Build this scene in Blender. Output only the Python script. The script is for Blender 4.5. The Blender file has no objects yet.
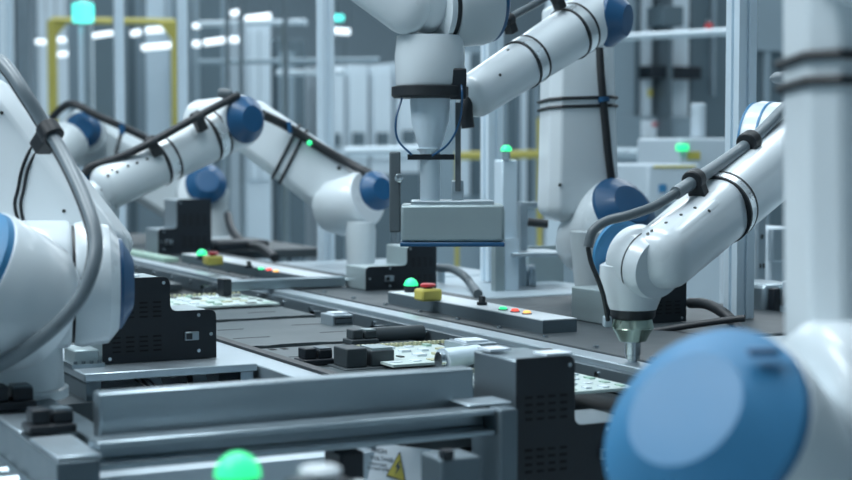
import bpy, bmesh, math, random
from mathutils import Vector, Matrix
from mathutils.bvhtree import BVHTree
random.seed(4)
PI = math.pi
scene = bpy.context.scene
COL = scene.collection

# ------------------------------------------------------------------ camera
FPX = 1600.0
YAW = math.radians(26.7)
PITCH = math.atan(90/1600)
CAMZ = 1.22
RGT = Vector((math.cos(YAW), -math.sin(YAW), 0))
FW0 = Vector((math.sin(YAW), math.cos(YAW), 0))
UPZ = Vector((0, 0, 1))
FWD = FW0*math.cos(PITCH) - UPZ*math.sin(PITCH)
UPC = FW0*math.sin(PITCH) + UPZ*math.cos(PITCH)
CPOS = Vector((0, 0, CAMZ))

def at(x, y, d):
    """point seen at a photograph position, d metres into the room"""
    return CPOS + (FWD + RGT*((x-426)/FPX) + UPC*((240-y)/FPX))*d
def on(x, y, z):
    r = FWD + RGT*((x-426)/FPX) + UPC*((240-y)/FPX)
    return CPOS + r*((z-CAMZ)/r.z)
def dirv(r, u, f):
    """direction: r to the right, u up, f away from the viewer"""
    return (RGT*r + UPZ*u + FW0*f).normalized()

cd = bpy.data.cameras.new('camera'); cam = bpy.data.objects.new('camera', cd); COL.objects.link(cam)
cd.sensor_width = 36; cd.lens = FPX/852*36; cd.clip_start = .05; cd.clip_end = 200
cam.location = CPOS; cam.rotation_euler = (PI/2-PITCH, 0, -YAW)
cd.dof.use_dof = True; cd.dof.focus_distance = 2.62; cd.dof.aperture_fstop = 4.6
scene.camera = cam
vs = scene.view_settings
vs.view_transform = 'Standard'; vs.look = 'None'; vs.exposure = 0.15; vs.gamma = 1; vs.use_curve_mapping = False

# ------------------------------------------------------------------ materials
M = {}
def mat(name, col, rough=.5, metal=0, noise=.0, nscale=20, bump=0, bscale=200, emit=0, coat=0, ecol=None, stretch=None, alpha=None, trans=0):
    m = bpy.data.materials.new(name); m.use_nodes = True
    nt = m.node_tree; b = nt.nodes['Principled BSDF']
    b.inputs['Base Color'].default_value = (*col, 1)
    b.inputs['Roughness'].default_value = rough
    b.inputs['Metallic'].default_value = metal
    if coat: b.inputs['Coat Weight'].default_value = coat; b.inputs['Coat Roughness'].default_value = .05
    if trans: b.inputs['Transmission Weight'].default_value = trans
    if alpha is not None: b.inputs['Alpha'].default_value = alpha
    tc = nt.nodes.new('ShaderNodeTexCoord'); mp = nt.nodes.new('ShaderNodeMapping')
    nt.links.new(tc.outputs['Object'], mp.inputs['Vector'])
    if stretch: mp.inputs['Scale'].default_value = stretch
    if noise:
        n = nt.nodes.new('ShaderNodeTexNoise'); n.inputs['Scale'].default_value = nscale; n.inputs['Detail'].default_value = 4
        nt.links.new(mp.outputs[0], n.inputs['Vector'])
        mx = nt.nodes.new('ShaderNodeMix'); mx.data_type = 'RGBA'
        mx.inputs[6].default_value = (*[c*(1-noise) for c in col], 1); mx.inputs[7].default_value = (*[min(1, c*(1+noise)) for c in col], 1)
        nt.links.new(n.outputs[0], mx.inputs[0]); nt.links.new(mx.outputs[2], b.inputs['Base Color'])
        mr = nt.nodes.new('ShaderNodeMapRange'); mr.inputs[3].default_value = max(.02, rough-.08); mr.inputs[4].default_value = min(1, rough+.08)
        nt.links.new(n.outputs[0], mr.inputs[0]); nt.links.new(mr.outputs[0], b.inputs['Roughness'])
    if bump:
        n2 = nt.nodes.new('ShaderNodeTexNoise'); n2.inputs['Scale'].default_value = bscale
        nt.links.new(mp.outputs[0], n2.inputs['Vector'])
        bp = nt.nodes.new('ShaderNodeBump'); bp.inputs['Strength'].default_value = bump; bp.inputs['Distance'].default_value = .002
        nt.links.new(n2.outputs[0], bp.inputs['Height']); nt.links.new(bp.outputs[0], b.inputs['Normal'])
    if emit:
        b.inputs['Emission Color'].default_value = (*(ecol or col), 1); b.inputs['Emission Strength'].default_value = emit
    M[name] = m
    return m
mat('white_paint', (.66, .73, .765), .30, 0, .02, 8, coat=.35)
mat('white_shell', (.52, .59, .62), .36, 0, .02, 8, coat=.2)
mat('blue_paint', (.008, .075, .18), .38, 0, .05, 10, coat=.1)
mat('blue_lit', (.035, .19, .37), .5, 0, .04, 10)  # the blue cap paint made lighter, lamp reflections put into the colour
mat('steel', (.62, .67, .70), .22, 1, .06, 30)
mat('aluminium', (.36, .43, .47), .33, .92, .05, 30, stretch=(1, 1, 1))
mat('alu_light', (.46, .54, .59), .36, .75, .04, 30)
mat('alu_dark', (.12, .16, .185), .45, .5, .06, 30)
mat('grey_panel', (.33, .41, .46), .45, .2, .05, 12)
mat('silver_case', (.34, .42, .44), .42, .5, .04, 25)
mat('black_case', (.006, .011, .017), .45, 0, .2, 40, bump=.1, bscale=600)
mat('black_rubber', (.012, .016, .020), .5, 0, .2, 30)
mat('hose_grey', (.09, .115, .13), .42, 0, .08, 30)
mat('hose_light', (.17, .21, .235), .38, 0, .08, 30)
mat('dark_slot', (.002, .003, .004), .8)
mat('table_grey', (.040, .054, .062), .5, .1, .10, 14)
mat('deck_dark', (.025, .035, .04), .5, .1, .15, 9)
mat('pallet', (.075, .098, .108), .5, .1, .10, 12, bump=.2, bscale=90)
mat('pcb_green', (.34, .50, .42), .5, 0, .35, 60)
mat('pcb_white', (.50, .60, .58), .5, 0, .18, 60)
mat('pcb_yellow', (.50, .50, .33), .5, 0, .2, 60)
mat('chip_black', (.02, .03, .03), .4, 0, .1, 50)
mat('yellow', (.52, .46, .10), .42, 0, .06, 20)
mat('yellow_rail', (.38, .34, .07), .5, 0, .1, 10)
mat('red', (.48, .03, .04), .35, 0, .05, 20)
mat('green_glow', (.05, .7, .3), .4, emit=.95, ecol=(.03, 1, .30))
mat('teal_glow', (.1, .8, .75), .4, emit=1.0, ecol=(.12, 1, .85))
mat('red_glow', (.9, .08, .05), .4, emit=.9, ecol=(1, .12, .08))
mat('orange_glow', (.9, .45, .1), .4, emit=.9, ecol=(1, .5, .15))
mat('tube_light', (.9, .95, 1), .4, emit=1.1, ecol=(.85, .95, 1))
mat('ceiling_lamp', (.9, .95, 1), .4, emit=2.0, ecol=(.85, .94, 1))
mat('post_white', (.62, .74, .82), .4, .2, .03, 20)
mat('strip_top', (.62, .68, .71), .45, .1, .04, 20)
mat('ring_metal', (.78, .83, .85), .28, .7, .03, 20)
mat('label_white', (.70, .78, .84), .5, 0, .03, 20)
mat('ink', (.06, .08, .1), .6)
mat('cabinet_light', (.52, .61, .67), .5, .1, .05, 3)
mat('cabinet_mid', (.22, .29, .335), .5, .1, .06, 3)
mat('cabinet_dark', (.085, .125, .15), .5, .1, .08, 3)
mat('wall_paint', (.33, .41, .46), .7, 0, .04, 1.5)
mat('ceiling_paint', (.5, .56, .6), .8, 0, .04, 1.5)
mat('floor_epoxy', (.55, .64, .68), .22, 0, .05, 2)
mat('polycarbonate', (.55, .68, .76), .12, 0, alpha=.22)
mat('spindle_tint', (.50, .60, .50), .25, .8, .15, 30)

# ------------------------------------------------------------------ mesh helper
def frame(axis, ref=None):
    n = axis.normalized()
    if ref is None: ref = UPZ if abs(n.z) < .9 else RGT
    u = ref - n*ref.dot(n)
    if u.length < 1e-5: u = RGT - n*RGT.dot(n)
    u.normalize(); return n, u, n.cross(u)
def sect(a, b, n=2.0, k=28):
    out = []
    for i in range(k):
        t = 2*PI*i/k; c, s = math.cos(t), math.sin(t)
        out.append((a*math.copysign(abs(c)**(2/n), c), b*math.copysign(abs(s)**(2/n), s)))
    return out
def octa(a, b, ch=.38):
    c = ch*min(a, b)
    return [(a, b-c), (a-c, b), (-a+c, b), (-a, b-c), (-a, -b+c), (-a+c, -b), (a-c, -b), (a, -b+c)]
class MB:
    def __init__(self): self.bm = bmesh.new()
    def box(self, c, s, rz=0, R=None):
        c = Vector(c); m = R if R is not None else Matrix.Rotation(rz, 3, 'Z')
        v = [self.bm.verts.new(c + m @ Vector((x*s[0]/2, y*s[1]/2, z*s[2]/2))) for x in (-1, 1) for y in (-1, 1) for z in (-1, 1)]
        for f in ((0,1,3,2),(4,6,7,5),(0,4,5,1),(2,3,7,6),(0,2,6,4),(1,5,7,3)): self.bm.faces.new([v[i] for i in f])
        return self
    def bx(self, x0, x1, y0, y1, z0, z1):
        return self.box(((x0+x1)/2, (y0+y1)/2, (z0+z1)/2), (abs(x1-x0), abs(y1-y0), abs(z1-z0)))
    def rings(self, rings, close=True):
        vr = [[self.bm.verts.new(p) for p in r] for r in rings]
        k = len(vr[0])
        for a, b in zip(vr, vr[1:]):
            for i in range(k): self.bm.faces.new((a[i], a[(i+1) % k], b[(i+1) % k], b[i]))
        if close:
            self.bm.faces.new(vr[0][::-1]); self.bm.faces.new(vr[-1])
        return self
    def lathe(self, o, axis, prof, k=40):
        n, u, v = frame(Vector(axis)); o = Vector(o)
        return self.rings([[o + n*t + (u*math.cos(2*PI*i/k) + v*math.sin(2*PI*i/k))*max(r, 1e-4) for i in range(k)] for t, r in prof])
    def cyl(self, a, b, r, r2=None, k=24):
        a = Vector(a); b = Vector(b); return self.lathe(a, b-a, [(0, r), ((b-a).length, r if r2 is None else r2)], k)
    def link(self, A, B, sa, sb, ref, shape=2.0, ea=.5, eb=.5, steps=7):
        """tapered arm between two points with rounded ends; shape: superellipse power or 'oct'"""
        A = Vector(A); B = Vector(B); n, u, v = frame(B-A, ref); L = (B-A).length
        ts = []
        for i in range(steps+1):
            q = i/steps*PI/2; ts.append((-(math.cos(q))*ea*sa[0], .05+.95*math.sin(q)**.8 if ea else 1, 0))
        for i in range(1, 7): ts.append((L*i/7, 1, i/7))
        for i in range(steps+1):
            q = i/steps*PI/2; ts.append((L+math.sin(q)*eb*sb[0], .05+.95*math.cos(q)**.8 if eb else 1, 1))
        R = []
        for t, s, w in ts:
            a = sa[0]*(1-w)+sb[0]*w; b = sa[1]*(1-w)+sb[1]*w
            sec = octa(a, b) if shape == 'oct' else sect(a, b, shape)
            R.append([A + n*t + u*(x*s) + v*(y*s) for x, y in sec])
        return self.rings(R)
    def tube(self, pts, r, k=12, closed=False, smooth=True):
        P = [Vector(p) for p in pts]
        if smooth and len(P) > 2:
            Q = []; N = len(P)
            for i in range(N if closed else N-1):
                p1, p2 = P[i], P[(i+1) % N]
                p0 = P[i-1] if (i > 0 or closed) else p1*2-p2
                p3 = P[(i+2) % N] if (i+2 < N or closed) else p2*2-p1
                for j in range(6):
                    t = j/6; Q.append(.5*((2*p1)+(p2-p0)*t+(2*p0-5*p1+4*p2-p3)*t*t+(3*p1-p0-3*p2+p3)*t**3))
            if not closed: Q.append(P[-1])
            P = Q
        N = len(P); rings = []; u = None
        for i in range(N):
            if closed: d = P[(i+1) % N]-P[i-1]
            else: d = P[min(i+1, N-1)]-P[max(i-1, 0)]
            d.normalize()
            if u is None: _, u, _ = frame(d)
            u = (u-d*u.dot(d)).normalized(); v = d.cross(u)
            rings.append([P[i]+(u*math.cos(2*PI*j/k)+v*math.sin(2*PI*j/k))*r for j in range(k)])
        if closed:
            rings.append(rings[0]); return self.rings(rings, close=False)
        return self.rings(rings)
    def prism(self, poly, o, eu, ev, en, th):
        o = Vector(o)
        a = [o+eu*x+ev*y for x, y in poly]; b = [p+en*th for p in a]
        return self.rings([a, b])
    def build(self, name, m, parent=None, base=None, bevel=0, smooth=True, ang=38, seg=2):
        bm = self.bm
        if base is None: base = Vector(parent['_b']) if parent is not None else Vector((0, 0, 0))
        bmesh.ops.remove_doubles(bm, verts=bm.verts, dist=1e-6)
        bmesh.ops.recalc_face_normals(bm, faces=bm.faces)
        for v in bm.verts: v.co -= base
        me = bpy.data.meshes.new(name); bm.to_mesh(me); bm.free()
        me.materials.append(M[m] if isinstance(m, str) else m)
        if smooth:
            for p in me.polygons: p.use_smooth = True
            me.set_sharp_from_angle(angle=math.radians(ang))
        o = bpy.data.objects.new(name, me); COL.objects.link(o); o['_b'] = list(base)
        if parent is not None: o.parent = parent
        else: o.location = base
        if bevel:
            b = o.modifiers.new('bevel', 'BEVEL'); b.width = bevel; b.segments = seg; b.limit_method = 'ANGLE'; b.angle_limit = math.radians(40)
        return o
def tag(o, label, cat, group=None, kind=None):
    o['label'] = label; o['category'] = cat
    if group: o['group'] = group
    if kind: o['kind'] = kind
    return o
def thing(name, loc, label, cat, group=None):
    o = bpy.data.objects.new(name, None); COL.objects.link(o); o.location = loc; o.empty_display_size = .05
    o['_b'] = list(loc); return tag(o, label, cat, group)
def struct(name, mb, m, **k):
    o = mb.build(name, m, **k); o['kind'] = 'structure'; return o
def copy_tree(o, parent=None):
    c = o.copy(); COL.objects.link(c)
    if parent is not None: c.parent = parent
    for ch in list(o.children): copy_tree(ch, c)
    return c
def surf_of(objs):
    """one ray-cast tree over already built parts, in world space"""
    vs_, fs = [], []
    for o in objs:
        n = len(vs_); b = Vector(o['_b'])
        vs_ += [v.co + b for v in o.data.vertices]; fs += [[i+n for i in p.vertices] for p in o.data.polygons]
    return BVHTree.FromPolygons(vs_, fs)
def screws(parent, objs, pix, r, m='chip_black'):
    t = surf_of(objs)
    for x, y in pix:
        d = (FWD + RGT*((x-426)/FPX) + UPC*((240-y)/FPX)).normalized()
        h, n, i, q = t.ray_cast(CPOS, d)
        if h is not None:
            MB().cyl(h-n*.001, h+n*.0012, r, k=12).build('screw', m, parent)

# ------------------------------------------------------------------ the hall
XL, XR, YF, YB, H = -6, 17, -5, 22, 5.2
struct('floor', MB().bx(XL, XR, YF, YB, -.1, 0), 'floor_epoxy')
struct('ceiling', MB().bx(XL, XR, YF, YB, H, H+.1), 'ceiling_paint')
struct('wall_back', MB().bx(XL, XR, YB, YB+.1, 0, H), 'wall_paint')
struct('wall_right', MB().bx(XR, XR+.1, YF, YB, 0, H), 'wall_paint')
struct('wall_left', MB().bx(XL-.1, XL, YF, YB, 0, H), 'wall_paint')
struct('wall_front', MB().bx(XL, XR, YF-.1, YF, 0, H), 'wall_paint')
for i, x in enumerate((-3.6, .2, 4.2, 8.4, 12.6)):
    for j, y in enumerate((3.2, 8.4, 13.6, 18.8)):
        t = thing('ceiling_light', (x, y, H), 'long white ceiling lamp above the production hall', 'ceiling light', 'ceiling lamps over the hall')
        MB().bx(x-.16, x+.16, y-1.5, y+1.5, H-.09, H).build('housing', 'cabinet_light', t)
        MB().bx(x-.13, x+.13, y-1.45, y+1.45, H-.10, H-.088).build('diffuser', 'ceiling_lamp', t)
def area(loc, size, power, rot=(0, 0, 0), col=(.85, .94, 1)):
    l = bpy.data.lights.new('lamp_glow', 'AREA'); l.shape = 'RECTANGLE'; l.size, l.size_y = size; l.energy = power; l.color = col
    o = bpy.data.objects.new('lamp_glow', l); COL.objects.link(o); o.location = loc; o.rotation_euler = rot
area((-2.0, 2.9, 4.6), (1.2, 4), 200, (0, math.radians(-25), 0))
area((.9, 3.0, 4.6), (.6, 3.4), 110)
area((4.2, 7, 4.95), (.5, 10), 120)
area((3, 13, 4.95), (6, 6), 260)
area((9, 10, 4.95), (6, 10), 330)
w = bpy.data.worlds.new('world'); scene.world = w; w.use_nodes = True
w.node_tree.nodes['Background'].inputs[0].default_value = (.60, .76, .84, 1); w.node_tree.nodes['Background'].inputs[1].default_value = .12

# ------------------------------------------------------------------ production line
T = .90
struct_line = []
def slot_profile(s):
    """closed outline of a square extrusion with a groove in each side"""
    h = s/2; g = s*.10; d = s*.14; q = []
    side = [(h, -h), (h, -g), (h-d, -g), (h-d, g), (h, g)]
    for k in range(4):
        c, sn = round(math.cos(k*PI/2)), round(math.sin(k*PI/2))
        q += [(x*c-y*sn, x*sn+y*c) for x, y in side]
    return q
EX, EY, EZ = Vector((1, 0, 0)), Vector((0, 1, 0)), Vector((0, 0, 1))
def post(mb, x, y, s, z0, z1): return mb.prism(slot_profile(s), (x, y, z0), EX, EY, EZ, z1-z0)
def beam_y(mb, x, z, s, y0, y1): return mb.prism(slot_profile(s), (x, y0, z), EZ, EX, EY, y1-y0)
def beam_x(mb, y, z, s, x0, x1): return mb.prism(slot_profile(s), (x0, y, z), EY, EZ, EX, x1-x0)

t = thing('production_line_table', (1.3, 3, 0), 'long dark grey machine table with conveyor channel running away to the left', 'work table')
MB().bx(1.385, 1.66, 1.25, 7.6, .872, T).build('table_top', 'table_grey', t, bevel=.002)
MB().bx(1.322, 1.365, 1.25, 7.6, .872, T+.002).build('guide_rail', 'alu_light', t, bevel=.002)
MB().bx(1.365, 1.385, 1.25, 7.6, .86, .885).build('rail_gap', 'dark_slot', t)
MB().bx(.915, 1.322, 1.84, 7.6, .83, .859).build('conveyor_bed', 'deck_dark', t)
MB().bx(.898, .915, 1.84, 7.6, .83, T).build('belt_edge', 'black_rubber', t)
MB().bx(.852, .898, 1.84, 7.6, .85, T-.004).build('guide_rail', 'alu_light', t, bevel=.002)
MB().bx(1.305, 1.322, 1.25, 7.6, .862, .893).build('side_channel', 'alu_dark', t)
MB().bx(.46, .852, 2.625, 7.6, .86, .885).build('table_top', 'table_grey', t)
m_ = MB()
m_.bx(.46, 1.64, 1.87, 7.5, .12, .78); m_.build('lower_cabinet', 'cabinet_mid', t)
MB().bx(.46, .895, 1.87, 2.62, .78, .828).build('inner_deck', 'cabinet_light', t)
for x in (.52, 1.56):
    for y in (1.95, 3, 5, 7):
        MB().cyl((x, y, 0), (x, y, .13), .04).build('foot', 'black_rubber', t)
# bolts along the rail inside the channel
m_ = MB()
for k in range(34):
    y = 1.7+k*.16
    MB().cyl((1.302, y, .882), (1.3055, y, .882), .006, k=10).build('bolt', 'steel', t); MB().cyl((1.405, y, T), (1.405, y, T+.004), .005, k=10).build('bolt', 'steel', t)
for k, y in enumerate((1.86, 2.17, 2.46, 2.75, 3.05, 3.36, 3.75)):
    MB().bx(1.27, 1.305, y, y+.012, .880, .886).bx(1.27, 1.276, y, y+.012, .862, .886).build('pallet_stop', 'steel', t)

# mounting plates for the robots behind the line, and the back bench
for y0, y1, lab in ((1.45, 2.19, 'dark bench end at right carrying the reaching robot'), (2.22, 3.02, 'dark grey side bench carrying the upright white robot'), (3.62, 4.28, 'grey side bench carrying the robot with the sloping upper arm'), (4.85, 6.0, 'dark side bench under the farthest robot')):
    t = thing('side_bench', (1.85, (y0+y1)/2, 0), lab, 'bench')
    MB().bx(1.663, 2.06, y0, y1, .868, T-.001).build('bench_top', 'table_grey' if y0 in (2.22, 4.85) else 'grey_panel', t, bevel=.006)
    for x in (1.98,):
        for y in (y0+.05, y1-.05):
            post(MB(), x, y, .04, 0, .868).build('leg', 'alu_light', t)
t = thing('back_bench', (1.95, 3.3, 0), 'grey metal bench with a drawer front standing between the two nearer robots', 'bench')
MB().bx(1.67, 2.06, 3.07, 3.60, .875, T-.003).build('bench_top', 'grey_panel', t, bevel=.004)
MB().bx(1.68, 2.05, 3.085, 3.59, .70, .874).build('bench_frame', 'grey_panel', t)
MB().bx(1.72, 1.93, 3.076, 3.085, .72, .858).build('drawer_front', 'silver_case', t, bevel=.004)
MB().bx(1.69, 2.04, 3.10, 3.58, 0, .70).build('lower_cabinet', 'cabinet_mid', t)

# ------------------------------------------------------------------ pallets and boards in the channel
def pallet(x0, x1, y0, y1, z, label, seed):
    random.seed(seed)
    t = thing('conveyor_pallet', ((x0+x1)/2, (y0+y1)/2, z-.018), label, 'pallet', 'flat pallets lying in the conveyor channel')
    pts = []; n = 14
    for i in range(n+1):
        pts.append((x0+(x1-x0)*i/n, y0+random.choice((0, 0, .006, .010))))
    for i in range(n+1):
        pts.append((x1-(x1-x0)*i/n, y1-random.choice((0, 0, .005, .008))))
    MB().prism(pts, (0, 0, z-.018), EX, EY, EZ, .018).build('plate', 'pallet', t, smooth=False)
    for i in range(2):
        yy = y0+(y1-y0)*(.3+.35*i)
        MB().bx(x0+.05, x0+.12, yy, yy+.004, z-.001, z+.0006).build('slot', 'deck_dark', t)
        MB().bx(x1-.11, x1-.05, yy+.02, yy+.024, z-.001, z+.0006).build('slot', 'deck_dark', t)
    for i in range(3):
        MB().bx(x0+.035+.022*i, x0+.045+.022*i, y1-.035, y1-.015, z-.001, z+.0006).build('notch', 'dark_slot', t)
pallet(.93, 1.268, 2.60, 3.00, .880, 'dark grey flat pallet in the middle of the conveyor channel', 1)
pallet(.93, 1.268, 3.02, 3.30, .882, 'dark grey pallet in front of the far circuit boards, with three notches', 2)
pallet(.93, 1.268, 2.20, 2.585, .878, 'dark grey pallet behind the black clamp blocks', 3)
pallet(.93, 1.268, 3.9, 4.6, .880, 'dark pallet farthest up the channel beyond the sensor bridge', 5)

def board(x0, x1, y0, y1, z, label, seed, nx=5, ny=4):
    random.seed(seed)
    t = thing('circuit_board', ((x0+x1)/2, (y0+y1)/2, z), label, 'circuit board', 'circuit boards lying in the channel')
    MB().bx(x0, x1, y0, y1, z, z+.004).build('board', 'pcb_white', t)
    for i in range(nx):
        for j in range(ny):
            w_ = (x1-x0)/nx; h_ = (y1-y0)/ny
            cx = x0+(i+.5)*w_; cy = y0+(j+.5)*h_
            k = random.random(); m = 'chip_black' if k < .12 else 'pcb_green' if k < .45 else 'pcb_yellow' if k < .6 else 'label_white'
            sx = w_*random.uniform(.2, .6); sy = h_*random.uniform(.15, .5)
            MB().bx(cx-sx/2, cx+sx/2, cy-sy/2, cy+sy/2, z+.004, z+.004+random.uniform(.001, .004)).build('chip', m, t)
    m_ = MB()
    for i in range(22):
        x = x0+.01+(x1-x0-.02)*i/21
        m_.bx(x-.0025, x+.0025, y1-.014, y1-.005, z+.004, z+.010)
    m_.build('pin_row', 'pcb_yellow', t)
board(1.0, 1.266, 3.22, 3.46, .886, 'pale green circuit board lying behind the tall black controller at left', 1, 7, 5)
board(1.06, 1.266, 2.22, 2.44, .884, 'white circuit board with pin rows between clamp blocks and bright cylinder', 2, 6, 4)
board(1.07, 1.266, 1.86, 2.10, .884, 'white and green circuit board right of the blurred black controller', 3, 7, 6)

def roller(x0, x1, y, z, r, label):
    t = thing('cross_roller', ((x0+x1)/2, y, z-r), label, 'roller', 'dark cross rollers in the channel')
    MB().cyl((x0, y, z), (x1, y, z), r, k=28).build('drum', 'table_grey', t)
    for x in (x0, x1): MB().cyl((x-.006, y, z), (x+.006, y, z), r*.45, k=16).build('axle', 'steel', t)
roller(1.19, 1.295, 2.59, .888, .015, 'dark round bar across the channel behind the finned connector')
roller(1.13, 1.295, 2.14, .886, .024, 'dark round bar across the channel below the silver tool tip')

def fin_block(p, w_, d_, h_, label):
    t = thing('finned_connector', p, label, 'connector', 'silver finned connectors clipped to the rail')
    x, y, z = p
    MB().bx(x, x+w_, y, y+d_, z, z+h_).build('housing', 'alu_light', t, bevel=.002)
    MB().bx(x+.005, x+w_*.92, y-.0015, y+.0, z+.004, z+h_-.005).build('opening', 'dark_slot', t)
    for k in range(4): MB().bx(x+.006, x+w_*.9, y-.004, y-.001, z+.006+k*(h_-.014)/4, z+.008+k*(h_-.014)/4).build('fin', 'alu_dark', t)
    MB().bx(x+w_*.2, x+w_*.85, y+d_*.2, y+d_*.8, z+h_, z+h_+.003).build('cover', 'label_white', t)
fin_block((1.205, 2.26, .878), .062, .07, .030, 'silver finned connector block on the rail right of the bright cylinder')
fin_block((1.225, 2.84, .878), .045, .06, .022, 'small silver connector block at mid rail behind the flat pallet')

# dark clamp blocks on the guide, in front of the pallets
def clamp_block(p, label, k=1.0, m='black_case', top='alu_dark'):
    x, y, z = p
    t = thing('fixture_clamp', p, label, 'clamp', 'dark fixture clamps')
    MB().bx(x, x+.075*k, y, y+.06*k, z, z+.014*k).build('base_plate', m, t, bevel=.002)
    MB().bx(x+.006*k, x+.034*k, y+.008*k, y+.05*k, z+.014*k, z+.038*k).build('jaw', m, t, bevel=.002)
    MB().bx(x+.040*k, x+.072*k, y+.008*k, y+.05*k, z+.014*k, z+.034*k).build('jaw', m, t, bevel=.002)
    MB().bx(x+.042*k, x+.070*k, y+.010*k, y+.048*k, z+.034*k, z+.037*k).build('jaw_cap', top, t)
c_ = on(304, 369, .875)
clamp_block((c_.x, c_.y, .8785), 'black clamp block standing left in the row behind the long beam', .72)
c_ = on(345, 373, .875)
clamp_block((c_.x, c_.y, .863), 'grey topped clamp block at right in the row behind the long beam', 1.25, 'table_grey', 'silver_case')
c_ = on(352, 345, .88)
clamp_block((c_.x, c_.y, .8785), 'small dark clamp block behind the other two on the pallet', .7, 'table_grey', 'silver_case')

t = thing('bright_cylinder', (1.10, 2.1, .862), 'shiny pale cylinder lying beside the blurred black controller', 'cylinder')
c_ = on(463, 359, .905)
MB().cyl(c_-Vector((.035, 0, 0)), c_+Vector((.035, .02, 0)), .018, k=28).build('barrel', 'post_white', t)
MB().cyl(c_-Vector((.042, .0, 0)), c_-Vector((.035, 0, 0)), .013, k=24).build('end_cap', 'steel', t)
MB().box(c_-EZ*.03, (.05, .02, .03)).build('cradle', 'alu_dark', t)

# sensor bridge
t = thing('sensor_bridge', (1.36, 3.418, T), 'aluminium cross bar bridging the rail near the far emergency stop', 'bracket')
MB().bx(1.22, 1.50, 3.40, 3.435, .903, .926).build('bar', 'aluminium', t, bevel=.002)
MB().bx(1.200, 1.2195, 3.398, 3.437, .893, .930).build('end_block', 'black_case', t)
MB().cyl((1.50, 3.418, .915), (1.60, 3.418, .915), .007).build('rod', 'steel', t)
MB().cyl((1.59, 3.418, .90), (1.59, 3.418, .928), .009).build('clamp', 'steel', t)

# ------------------------------------------------------------------ operator strips
def strip(y0, y1, lab, x0=1.43, x1=1.50, z0=T, h=.024):
    t = thing('operator_strip', ((x0+x1)/2, (y0+y1)/2, z0), lab, 'control panel')
    MB().bx(x0, x1, y0, y1, z0, z0+h-.002).build('housing', 'alu_dark', t)
    MB().bx(x0, x1, y0, y1, z0+h-.002, z0+h).build('cover_plate', 'strip_top', t)
    return t
def button(x, y, z, m, lab):
    t = thing('push_button', (x, y, z), lab, 'button', 'lit push buttons')
    MB().cyl((x, y, z), (x, y, z+.002), .009).build('collar', 'alu_dark', t)
    MB().lathe((x, y, z+.002), EZ, [(0, .0075), (.003, .007), (.0045, .004)], 20).build('lens', m, t)
def beacon(x, y, z, lab, r=.015):
    t = thing('beacon_lamp', (x, y, z), lab, 'signal lamp')
    MB().cyl((x, y, z), (x, y, z+r*.9), r*.92).build('socket', 'black_case', t)
    MB().lathe((x, y, z+r*.9), EZ, [(0, r)]+[(r*math.sin(a)*1.05, r*math.cos(a)) for a in (.2, .5, .8, 1.1, 1.35, 1.54)], 28).build('dome', 'green_glow', t)
def estop(x, y, z, lab, k=1.0, box='yellow', cap='red'):
    t = thing('emergency_stop', (x, y, z), lab, 'emergency stop')
    MB().box((x, y, z+.012*k), (.045*k, .04*k, .024*k)).build('yellow_box', box, t, bevel=.005*k)
    MB().cyl((x, y, z+.024*k), (x, y, z+.028*k), .009*k).build('stem', 'black_case', t)
    MB().lathe((x, y, z+.027*k), EZ, [(0, .013*k), (.001*k, .0155*k), (.005*k, .0155*k), (.007*k, .012*k)], 24).build('mushroom_button', cap, t)
z1 = T+.024
strip(2.39, 3.02, 'pale control strip with three lit buttons in front of the upright robot')
p = on(411, 292, z1); beacon(p.x, p.y, z1, 'glowing green dome lamp beside the emergency stop, below the hanging tray')
p = on(428, 300.5, z1); estop(p.x, p.y, z1, 'yellow emergency stop with red button in front of the nearer black controller behind the line')
t = thing('selector_knob', on(482, 305, z1), 'small black selector knob between emergency stop and lit buttons', 'knob')
q = on(482, 305, z1)
MB().cyl(q, q+EZ*.006, .010).build('collar', 'black_case', t); MB().box(q+EZ*.011, (.006, .016, .012)).build('lever', 'black_case', t)
for x, y, m, l in ((503, 310, 'green_glow', 'green lit button on the nearer control strip'), (515, 312, 'red_glow', 'red lit button on the nearer control strip'), (527, 314, 'orange_glow', 'orange lit button on the nearer control strip')):
    p = on(x, y, z1); button(p.x, p.y, z1, m, l)
strip(3.45, 4.40, 'pale control strip with lamp and buttons farther up the line')
p = on(202, 260, z1); beacon(p.x, p.y, z1, 'glowing green dome lamp at the far left, before the far black controller')
p = on(213, 265, z1); estop(p.x, p.y, z1, 'yellow emergency stop farther up the line with flat red button')
for x, y, m, l in ((261, 270, 'green_glow', 'green lit button on the far control strip'), (269, 271, 'red_glow', 'red lit button on the far control strip'), (276, 272.5, 'orange_glow', 'orange lit button on the far control strip')):
    p = on(x, y, z1); button(p.x, p.y, z1, m, l)
q = on(249, 268, z1); t = thing('selector_knob', q, 'small black knob left of the far lit buttons', 'knob')
MB().cyl(q, q+EZ*.006, .010).build('collar', 'black_case', t); MB().box(q+EZ*.011, (.006, .016, .012)).build('lever', 'black_case', t)

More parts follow.
